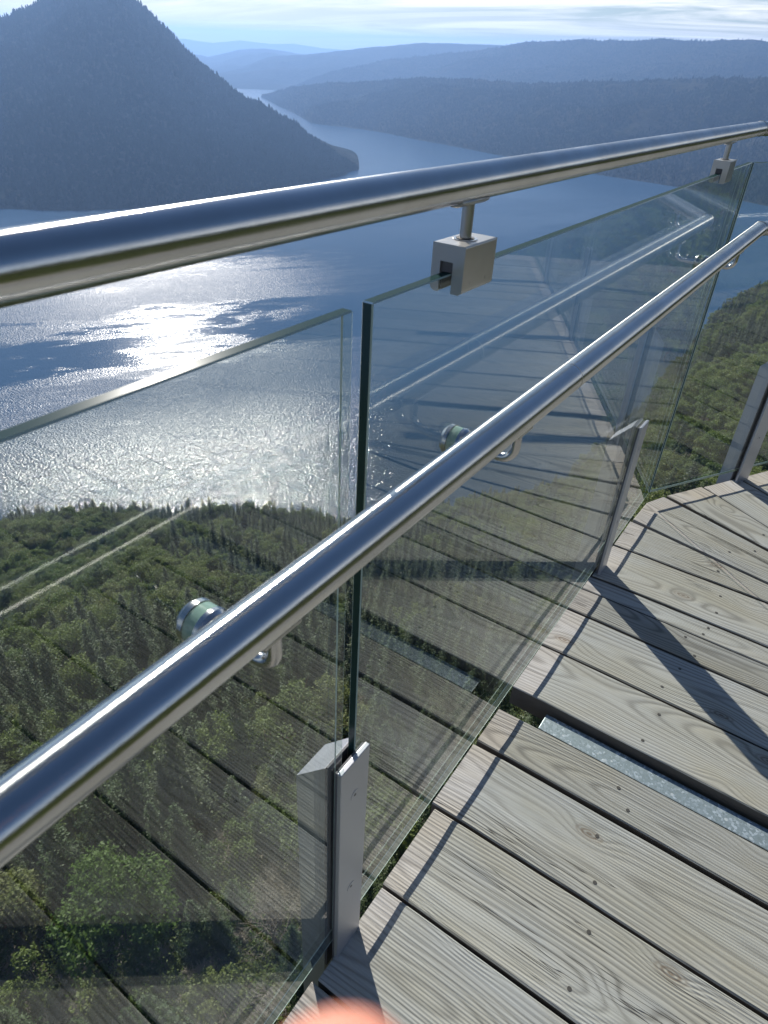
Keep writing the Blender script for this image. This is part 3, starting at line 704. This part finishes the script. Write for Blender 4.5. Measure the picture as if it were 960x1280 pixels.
def broadleaf(h, rad, nl, per, size, lm, bm):
    segs = []; cz0 = h*.62; top = np.array([rng.normal(0, .3), rng.normal(0, .3), h*.45])
    segs.append(((0, 0, -.8), top*.5 + rng.normal(0, .1, 3), .17, .13)); segs.append((segs[-1][1], top, .13, .10))
    PP = []; NN = []
    for i in range(nl):
        th = rng.uniform(0, 2*math.pi); f = math.sqrt(rng.uniform(0, 1)); zz = rng.uniform(-.8, 1)
        rr = rad*f*.82*math.sqrt(max(.1, 1 - (max(zz, 0)*.8)**2))
        c = np.array([rr*math.cos(th), rr*math.sin(th), cz0 + zz*h*.30]); lr = rad*rng.uniform(.24, .42)
        segs.append((top*rng.uniform(.6, 1), c, .07, .02))
        for _ in range(4):
            e = c + rng.normal(0, lr*.5, 3); segs.append((c, e, .02, .008))
        m = int(per*rng.uniform(.6, 1.3)); d = rng.normal(0, 1, (m, 3)); d /= np.linalg.norm(d, axis=1)[:, None]
        d[:, 2] = np.where(d[:, 2] < -.3, -d[:, 2]*.6, d[:, 2])
        rr2 = lr*(rng.uniform(.35, 1, m)**.5)*(1 + .25*np.sin(d[:, 0]*7 + i)*np.cos(d[:, 1]*6))
        PP.append(c + d*rr2[:, None]*np.array([1, 1, .75])); NN.append(d*.6 + np.array([0, 0, .7]))
    V, F = leaves(np.concatenate(PP), np.concatenate(NN), size)
    return mesh_np('crown', V, F, lm), limbs_mesh('trunk', segs, bm)
def conifer(h, rad, size, dens=1.0, lm=None):
    segs = [((0, 0, -1), (0, 0, h*.55), h*.016, h*.009), ((0, 0, h*.55), (0, 0, h), h*.009, .012)]
    PP = []; NN = []; z = h*rng.uniform(.03, .10); step = .42/dens
    while z < h*.99:
        f = 1 - z/h; L0 = rad*(f**.75)*(1.0 if f < .8 else .8)
        nb = int(max(3, (5 + 4*f)))
        a0 = rng.uniform(0, 6.28)
        for k in range(nb):
            if rng.random() < .10: continue
            a = a0 + 2*math.pi*k/nb + rng.normal(0, .25); L = L0*rng.uniform(.6, 1.15) + .12; droop = rng.uniform(.15, .5)
            m = int(max(3, L*15*dens)); s = rng.uniform(.15, 1, m)
            wdt = .32*L*(1 - s*.75) + .05
            off = rng.uniform(-1, 1, m)*wdt
            x = s*L*math.cos(a) - off*math.sin(a); y = s*L*math.sin(a) + off*math.cos(a)
            zz = z - droop*L*s**1.4 + .12*L*s**4 + rng.normal(0, .05, m) - np.abs(off)*.25
            PP.append(np.stack([x, y, zz], 1)); NN.append(np.tile(np.array([math.cos(a)*.3, math.sin(a)*.3, 1.0]), (m, 1)))
            if L > .8: segs.append(((0, 0, z), (L*.8*math.cos(a), L*.8*math.sin(a), z - droop*L*.7), .025, .006))
        z += step*rng.uniform(.7, 1.3)*(1.0 if f > .3 else .7)
    V, F = leaves(np.concatenate(PP), np.concatenate(NN), size, .5, .45)
    return mesh_np('crown', V, F, lm or NEEDLE), limbs_mesh('trunk', segs, BARK, 5)
def bare(h, rad, leafn=300, mat=None):
    segs = []; tips = []
    def grow(p, d, L, r, lv):
        q = p + d*L; segs.append((p, q, r, r*.6))
        if lv == 0: tips.append(q); return
        for _ in range(4 if lv > 1 else 4):
            nd = d + rng.normal(0, .55, 3); nd[2] = abs(nd[2])*.8 + .05; nd /= np.linalg.norm(nd)
            grow(p + d*L*rng.uniform(.45, 1), nd, L*rng.uniform(.55, .8), r*.55, lv-1)
    for _ in range(5):
        d = rng.normal(0, .5, 3); d[2] = 1; d /= np.linalg.norm(d); grow(np.array([0, 0, -.2]), d, h*.34, .075, 4)
    P = np.array(tips); P = P[rng.integers(0, len(P), leafn)] + rng.normal(0, .08, (leafn, 3))
    V, F = leaves(P, np.tile([0, 0, 1.0], (leafn, 1)), .10)
    return mesh_np('crown', V, F, mat or DRYLEAF), limbs_mesh('trunk', segs, GREYTWIG, 4)
CON = [conifer(h, r, .28, 1.15) for h, r in ((14, 3.1), (11, 2.8), (16, 3.3), (8, 2.4), (12, 2.5))]
BRO = [broadleaf(h, r, nl, per, .21, LEAF, bm) for h, r, nl, per, bm in ((8, 3.1, 20, 480, BARK), (6.5, 2.7, 16, 480, ARBUTUS), (9, 3.4, 24, 480, ARBUTUS), (5, 2.6, 14, 480, BARK), (4, 2.4, 12, 480, BARK))]
BRI = [broadleaf(7.5, 3.3, 30, 420, .20, LEAFB, BARK)]
BAR = [bare(6, 2.5, 500), bare(4, 2, 350)]
def join_variant(name, cr, tr):
    """crown and trunk of one variant as a single mesh for the far mass"""
    a = bpy.data.meshes.new(name); V = []; F = []; mi = []
    for k, me in enumerate((cr, tr)):
        n = len(me.vertices); v = np.empty(n*3, np.float32); me.vertices.foreach_get('co', v)
        f = np.empty(len(me.loops), np.int32); me.loops.foreach_get('vertex_index', f)
        F.append(f.reshape(-1, 4) + (sum(len(q) for q in V))); V.append(v.reshape(-1, 3)); mi += [k]*(len(f)//4)
    return mesh_np(name, np.concatenate(V), np.concatenate(F), mats=[cr.materials[0], tr.materials[0]], fmat=mi)
def proto_col(name, meshes):
    c = bpy.data.collections.new(name)
    for i, me in enumerate(meshes): c.objects.link(bpy.data.objects.new('%s_%02d' % (name, i), me))
    return c
def scatter(name, P, idx, rotz, scl, coll, label, smooth_tilt=None):
    me = bpy.data.meshes.new(name); me.vertices.add(len(P)); me.vertices.foreach_set('co', np.asarray(P, np.float32).ravel())
    for nm, tp, dat in (('idx', 'INT', idx), ('rz', 'FLOAT', rotz), ('sc', 'FLOAT', scl)):
        at = me.attributes.new(nm, tp, 'POINT'); at.data.foreach_set('value', np.asarray(dat, np.int32 if tp == 'INT' else np.float32))
    o = link(name, me); tag(o, label, kind='stuff')
    g = bpy.data.node_groups.new(name + '_nodes', 'GeometryNodeTree')
    g.interface.new_socket('Geometry', in_out='INPUT', socket_type='NodeSocketGeometry'); g.interface.new_socket('Geometry', in_out='OUTPUT', socket_type='NodeSocketGeometry')
    gi = g.nodes.new('NodeGroupInput'); go = g.nodes.new('NodeGroupOutput'); L = g.links.new
    iop = g.nodes.new('GeometryNodeInstanceOnPoints'); ci = g.nodes.new('GeometryNodeCollectionInfo')
    ci.inputs['Collection'].default_value = coll; ci.inputs['Separate Children'].default_value = True; ci.inputs['Reset Children'].default_value = True
    def attr(nm, tp):
        a = g.nodes.new('GeometryNodeInputNamedAttribute'); a.data_type = tp; a.inputs['Name'].default_value = nm; return a.outputs['Attribute']
    mp = g.nodes.new('GeometryNodeMeshToPoints'); L(gi.outputs[0], mp.inputs[0]); L(mp.outputs[0], iop.inputs['Points'])
    L(ci.outputs[0], iop.inputs['Instance']); iop.inputs['Pick Instance'].default_value = True; L(attr('idx', 'INT'), iop.inputs['Instance Index'])
    cr_ = g.nodes.new('ShaderNodeCombineXYZ'); L(attr('rz', 'FLOAT'), cr_.inputs[2]); L(cr_.outputs[0], iop.inputs['Rotation'])
    L(attr('sc', 'FLOAT'), iop.inputs['Scale']); L(iop.outputs[0], go.inputs[0])
    md = o.modifiers.new('scatter', 'NODES'); md.node_group = g
    return o
# far forest on the mountain and ridges
def far_cone(h, r, k=7, rows=4):
    V = []; F = []
    for j in range(rows):
        z0 = h*(.12 + .80*j/rows); z1 = min(h, z0 + h*.42); r0 = r*(1 - j/rows*.78); b = len(V)
        for i in range(k):
            a = 2*math.pi*i/k + j; V.append((r0*rng.uniform(.7, 1.15)*math.cos(a), r0*rng.uniform(.7, 1.15)*math.sin(a), z0 + rng.uniform(-.02, .02)*h))
        V.append((0, 0, z1)); F += [(b+i, b+(i+1) % k, b+k) for i in range(k)]
    return mesh_np('far_conifer', V, F, FARNEEDLE)
FC = proto_col('far_conifer', [far_cone(h, r) for h, r in ((8, 3.4), (11, 3.6), (7, 3.4), (9, 3.2), (5, 3.6))])
def far_scatter(name, G, n, label, umax=1.06, s0=.7, s1=1.25):
    x, y, Z, U = G; a, b = x.shape
    ok = int((U[0] <= umax).sum())
    i = rng.uniform(0, a-1.001, n*3); j = rng.uniform(0, ok-1.001, n*3)
    i0 = i.astype(int); j0 = j.astype(int); fi = i - i0; fj = j - j0
    def bl(Q): return (Q[i0, j0]*(1-fi) + Q[i0+1, j0]*fi)*(1-fj) + (Q[i0, j0+1]*(1-fi) + Q[i0+1, j0+1]*fi)*fj
    X, Y, ZZ = bl(x), bl(y), bl(Z)
    keep = (ZZ > SEA + 1); X, Y, ZZ = X[keep][:n], Y[keep][:n], ZZ[keep][:n]
    patch = fbm(X, Y, 160, 77); k2 = patch > -.42; X, Y, ZZ = X[k2], Y[k2], ZZ[k2]; m = len(X)
    scatter(name, np.stack([X, Y, ZZ - .5], 1), rng.integers(0, 5, m), rng.uniform(0, 6.28, m), rng.uniform(s0, s1, m), FC, label)
far_scatter('mountain_forest', G1, 60000, 'dense dark conifers covering the left mountain')
far_scatter('ridge_forest', G2, 45000, 'conifers covering the low ridge across the inlet', s0=.5, s1=1.0)
far_scatter('ridge_forest', G3, 40000, 'conifers covering the high ridge', s0=.6, s1=1.1)
# ---- trees on the near hillside
def cam_ray(px, py):
    d = cx*(px - 480) + cy*(640 - py) - cz*840; return d.normalized()
def in_view(x, y, z, margin=60):
    p = Vector((x, y, z)); dz = -(p.dot(cz))
    if dz <= 0: return False
    u = 480 + 840*p.dot(cx)/dz; v = 640 - 840*p.dot(cy)/dz
    return -margin < u < 960 + margin and -margin < v < 1280 + margin
def ground_hit(px, py, up=0.0):
    d = cam_ray(px, py); t_ = 5.0
    while t_ < 2000:
        p = d*t_
        if p.z < float(zxy(np.array(p.x), np.array(p.y))) + up: return p
        t_ += .5
SPEC = [(165, 1150, 'bright', 'bushy bright green tree at the foot of the slope, largest and greenest in view', 1.3),
        (40, 1215, 'bushg', 'low pale green bush left of the bright green tree', 1.0),
        (345, 1150, 'bare', 'bare tangled grey brown brush beside the bright green tree', 1.15),
        (300, 1050, 'bushg', 'rounded olive green bush uphill of the bare brush', 1.1),
        (270, 1240, 'bushg', 'olive bush below the bare brush', .9)]
sx = []; taken = []
TREES = []   # x, y, z, kind, variant, scale, rot, label
for px_, py_, kd, lb, s_ in SPEC:
    p = ground_hit(px_, py_, 4.0); x, y_ = p.x, p.y; z = float(zxy(np.array(x), np.array(y_)))
    k, v = {'bright': ('Bri', 0), 'bushg': ('Bro', 4), 'bare': ('Bar', 0)}[kd]
    TREES.append((x, y_, z, k, v, s_, random.random()*6.28, lb)); taken.append((x, y_, 3.2 if kd != 'bright' else 5.2))
sp = 4.3; n_ = int(620/sp)
gx, gy = np.meshgrid(np.arange(-n_, n_+1)*sp, np.arange(-n_, n_+1)*sp, indexing='ij')
gx = gx.ravel() + rng.uniform(-1.9, 1.9, gx.size); gy = gy.ravel() + rng.uniform(-1.9, 1.9, gy.size)
r_ = np.hypot(gx, gy); a_ = np.degrees(np.arctan2(gx, gy)); rc_ = interp(a_, NA, NR)
inn = (a_ > -105) & (a_ < 14) & (r_ < rc_ + 45) & (r_ > 13)
outn = ~((a_ > -105) & (a_ < 14)) & (r_ < 230) & (r_ > 12) & (rng.random(gx.size) < .6)
sel = inn | outn; gx, gy, r_, a_ = gx[sel], gy[sel], r_[sel], a_[sel]
gz = znear(a_, r_)
ex = rng.uniform(13, 115, 420); ea = rng.uniform(-100, 8, 420); ez = znear(ea, ex)
n0 = len(gx); gx = np.concatenate([gx, ex*np.sin(np.radians(ea))]); gy = np.concatenate([gy, ex*np.cos(np.radians(ea))]); gz = np.concatenate([gz, ez]); r_ = np.concatenate([r_, ex]); a_ = np.concatenate([a_, ea])
kn = fbm(gx, gy, 55, 91, 3) + (r_ - 190)/1500; gap = fbm(gx, gy, 26, 15, 3)
for x, y_, z, r, kq, gp, a in zip(gx, gy, gz, r_, kn, gap, a_):
    if z < SEA + 1 or gp < (-.42 if r > 90 else -.65): continue
    if any((x-tx)**2 + (y_-ty)**2 < tr**2 for tx, ty, tr in taken): continue
    rd = random.random()
    if rd < .045: k, v, s_ = 'Bar', random.randrange(2), random.uniform(.8, 1.3)
    elif kq + random.uniform(-.35, .35) > .12: k, v, s_ = 'Con', random.randrange(5), random.uniform(.65, 1.1)
    else: k, v, s_ = 'Bro', random.randrange(5), random.uniform(.75, 1.25)
    if k == 'Con' and r > 200: s_ *= .8
    if math.hypot(x, y_) < 24: s_ *= .7
    TREES.append((x, y_, z - .3, k, v, s_, random.random()*6.28, None))
MESH = {'Con': CON, 'Bro': BRO, 'Bri': BRI, 'Bar': BAR}
INFO = {'Con': ('conifer', 'dark green pointed conifer, one of the many on the slope below the railing', 'conifer', 'conifers on the slope below the railing'),
        'Bro': ('broadleaf_tree', 'olive green round crowned tree, one of the many on the slope below the railing', 'tree', 'leafy trees on the slope below the railing'),
        'Bri': ('broadleaf_tree', None, 'tree', 'leafy trees on the slope below the railing'),
        'Bar': ('bare_shrub', 'leafless grey brown shrub among the green trees on the slope', 'shrub', 'bare shrubs on the slope')}
vis = [t_ for t_ in TREES if in_view(*t_[:3]) and t_[2] is not None and math.hypot(t_[0], t_[1]) < float(interp(math.degrees(math.atan2(t_[0], t_[1])), NA, NR)) + 15]
vis.sort(key=lambda q: (q[7] is None, q[0]**2 + q[1]**2 + q[2]**2))
cnt = {'Con': 0, 'Bro': 0, 'Bri': 0, 'Bar': 0}; ind = []
for t_ in vis:
    if cnt[t_[3]] < 290: cnt[t_[3]] += 1; ind.append(t_)
inds = set(id(t_) for t_ in ind); rest = [t_ for t_ in TREES if id(t_) not in inds]
for x, y_, z, k, v, s_, rz, lb in ind:
    nm, l0, ct, gp = INFO[k]
    e = empty(nm, (x, y_, z), (0, 0, rz)); e.scale = (s_,)*3
    tag(e, lb or l0, ct, None if lb else gp)
    c, tr = MESH[k][v]; link('crown', c, e); link('trunk', tr, e)
allv = CON + BRO + BAR
NC = proto_col('slope_tree', [join_variant('slope_tree', c, tr) for c, tr in allv])
base = {'Con': 0, 'Bro': len(CON), 'Bar': len(CON) + len(BRO), 'Bri': len(CON)}
scatter('woodland', [(q[0], q[1], q[2]) for q in rest], [base[q[3]] + q[4] for q in rest], [q[6] for q in rest], [q[5] for q in rest], NC, 'dense mixed woodland covering the rest of the slope')
# undergrowth
def tuft(n, rad, hh, size, mat):
    d = rng.normal(0, 1, (n, 3)); d /= np.linalg.norm(d, axis=1)[:, None]; d[:, 2] = np.abs(d[:, 2])
    P = d*rad*rng.uniform(.3, 1, n)[:, None]; P[:, 2] *= hh/rad; V, F = leaves(P, d*.4 + np.array([0, 0, .8]), size); return mesh_np('tuft', V, F, mat)
UC = proto_col('undergrowth_plant', [tuft(420, 1.0, .9, .13, LEAF), tuft(420, 1.3, .7, .14, LEAF), tuft(420, .9, 1.2, .12, LEAF), bare(1.8, 1, 120)[1]])
nu = 8000; aa = rng.uniform(-100, 8, nu); rr = 10 + 170*rng.uniform(0, 1, nu)**.8
zz_ = znear(aa, rr); X = rr*np.sin(np.radians(aa)); Y = rr*np.cos(np.radians(aa))
scatter('undergrowth', np.stack([X, Y, zz_], 1), rng.integers(0, 4, nu), rng.uniform(0, 6.28, nu), rng.uniform(.7, 2.0, nu), UC, 'low bushes and dry scrub between the trees')
# ---- haze
HAZE_D = .00014
mb = MB(); mb.box(-15000, 15000, -15000, 15000, SEA - 9, 135)
t = NT('haze'); vol = t.n('ShaderNodeVolumePrincipled', {'Color': C4(.33, .55, 1.0), 'Density': HAZE_D, 'Anisotropy': .35})
t.t.links.new(vol.outputs[0], t.out.inputs['Volume']); hz = mb.build('haze', t.mat); tag(hz, 'blue autumn haze over the inlet', kind='stuff')

# ---- the photographer's hand, one finger reaching into the bottom of the view
def m_skin():
    t = NT('skin'); co = t.coord('Object'); n = t.noise(co, 90, 4)
    c = t.mix(n, C4(.62, .28, .20), C4(.48, .19, .13))
    b = t.n('ShaderNodeBsdfPrincipled', {'Base Color': c, 'Roughness': .5, 'Subsurface Weight': .25, 'Subsurface Scale': .004})
    b.inputs['Subsurface Radius'].default_value = (1, .35, .2); return t.set(b.outputs[0])
def cpt(px, py, d): return cx*((px - 480)/840*d) + cy*((640 - py)/840*d) - cz*d
def hand():
    tip = cpt(424, 1286, .052)
    dn = -cy; bk = cz; rt = cx
    f = lambda p, a, b, c: p + dn*a + bk*b + rt*c
    V = []; E_ = []; Rr = []
    def add(p, r, par=None):
        V.append(p); Rr.append(r); 
        if par is not None: E_.append((par, len(V)-1))
        return len(V)-1
    wrist = f(tip, .135, .085, .045)
    w0 = add(wrist, .027); w1 = add(f(wrist, .06, .03, .01), .029, w0); add(f(wrist, .16, .07, .03), .034, w1)
    palm = add(f(tip, .095, .060, .035), .026, w0)
    for k, (off, ln) in enumerate(((0, 1.0), (.021, 1.08), (.041, 1.0), (.059, .80))):
        kn = f(tip, .060 + .004*k, .030 + .004*k, .004 + off)
        a = add(kn, .0105 - .0006*k, palm)
        if k == 0: j1 = f(tip, .030, .008, .001); j2 = f(tip, .009, -.001, 0); e = tip
        else: j1 = kn - dn*.018*ln - bk*.030*ln; j2 = j1 + dn*.012*ln - bk*.018*ln; e = j2 + dn*.018*ln + bk*.006
        b = add(j1, .0092 - .0005*k, a); c = add(j2, .0082 - .0005*k, b); add(e, .0070 - .0005*k, c)
    t0 = add(f(tip, .105, .050, .004), .014, palm); t1 = add(f(tip, .088, .030, -.020), .0115, t0); add(f(tip, .066, .012, -.034), .0095, t1)
    me = bpy.data.meshes.new('person'); me.from_pydata(V, E_, []); me.materials.append(m_skin())
    o = link('person', me)
    sk = o.modifiers.new('skin', 'SKIN'); sk.use_smooth_shade = True
    for i, q in enumerate(me.skin_vertices[0].data if me.skin_vertices else []): q.radius = (Rr[i], Rr[i])
    return o, Rr
ho, hr = hand()
if not ho.data.skin_vertices:
    bpy.context.view_layer.objects.active = ho; ho.select_set(True)
    bpy.ops.mesh.customdata_skin_add() if hasattr(bpy.ops.mesh, 'customdata_skin_add') else None
for i, q in enumerate(ho.data.skin_vertices[0].data): q.radius = (hr[i], hr[i]); q.use_root = (i == 0)
ss = ho.modifiers.new('sub', 'SUBSURF'); ss.levels = 2; ss.render_levels = 2
tag(ho, 'photographer\'s hand with one fingertip reaching into the bottom edge of the view', 'person')
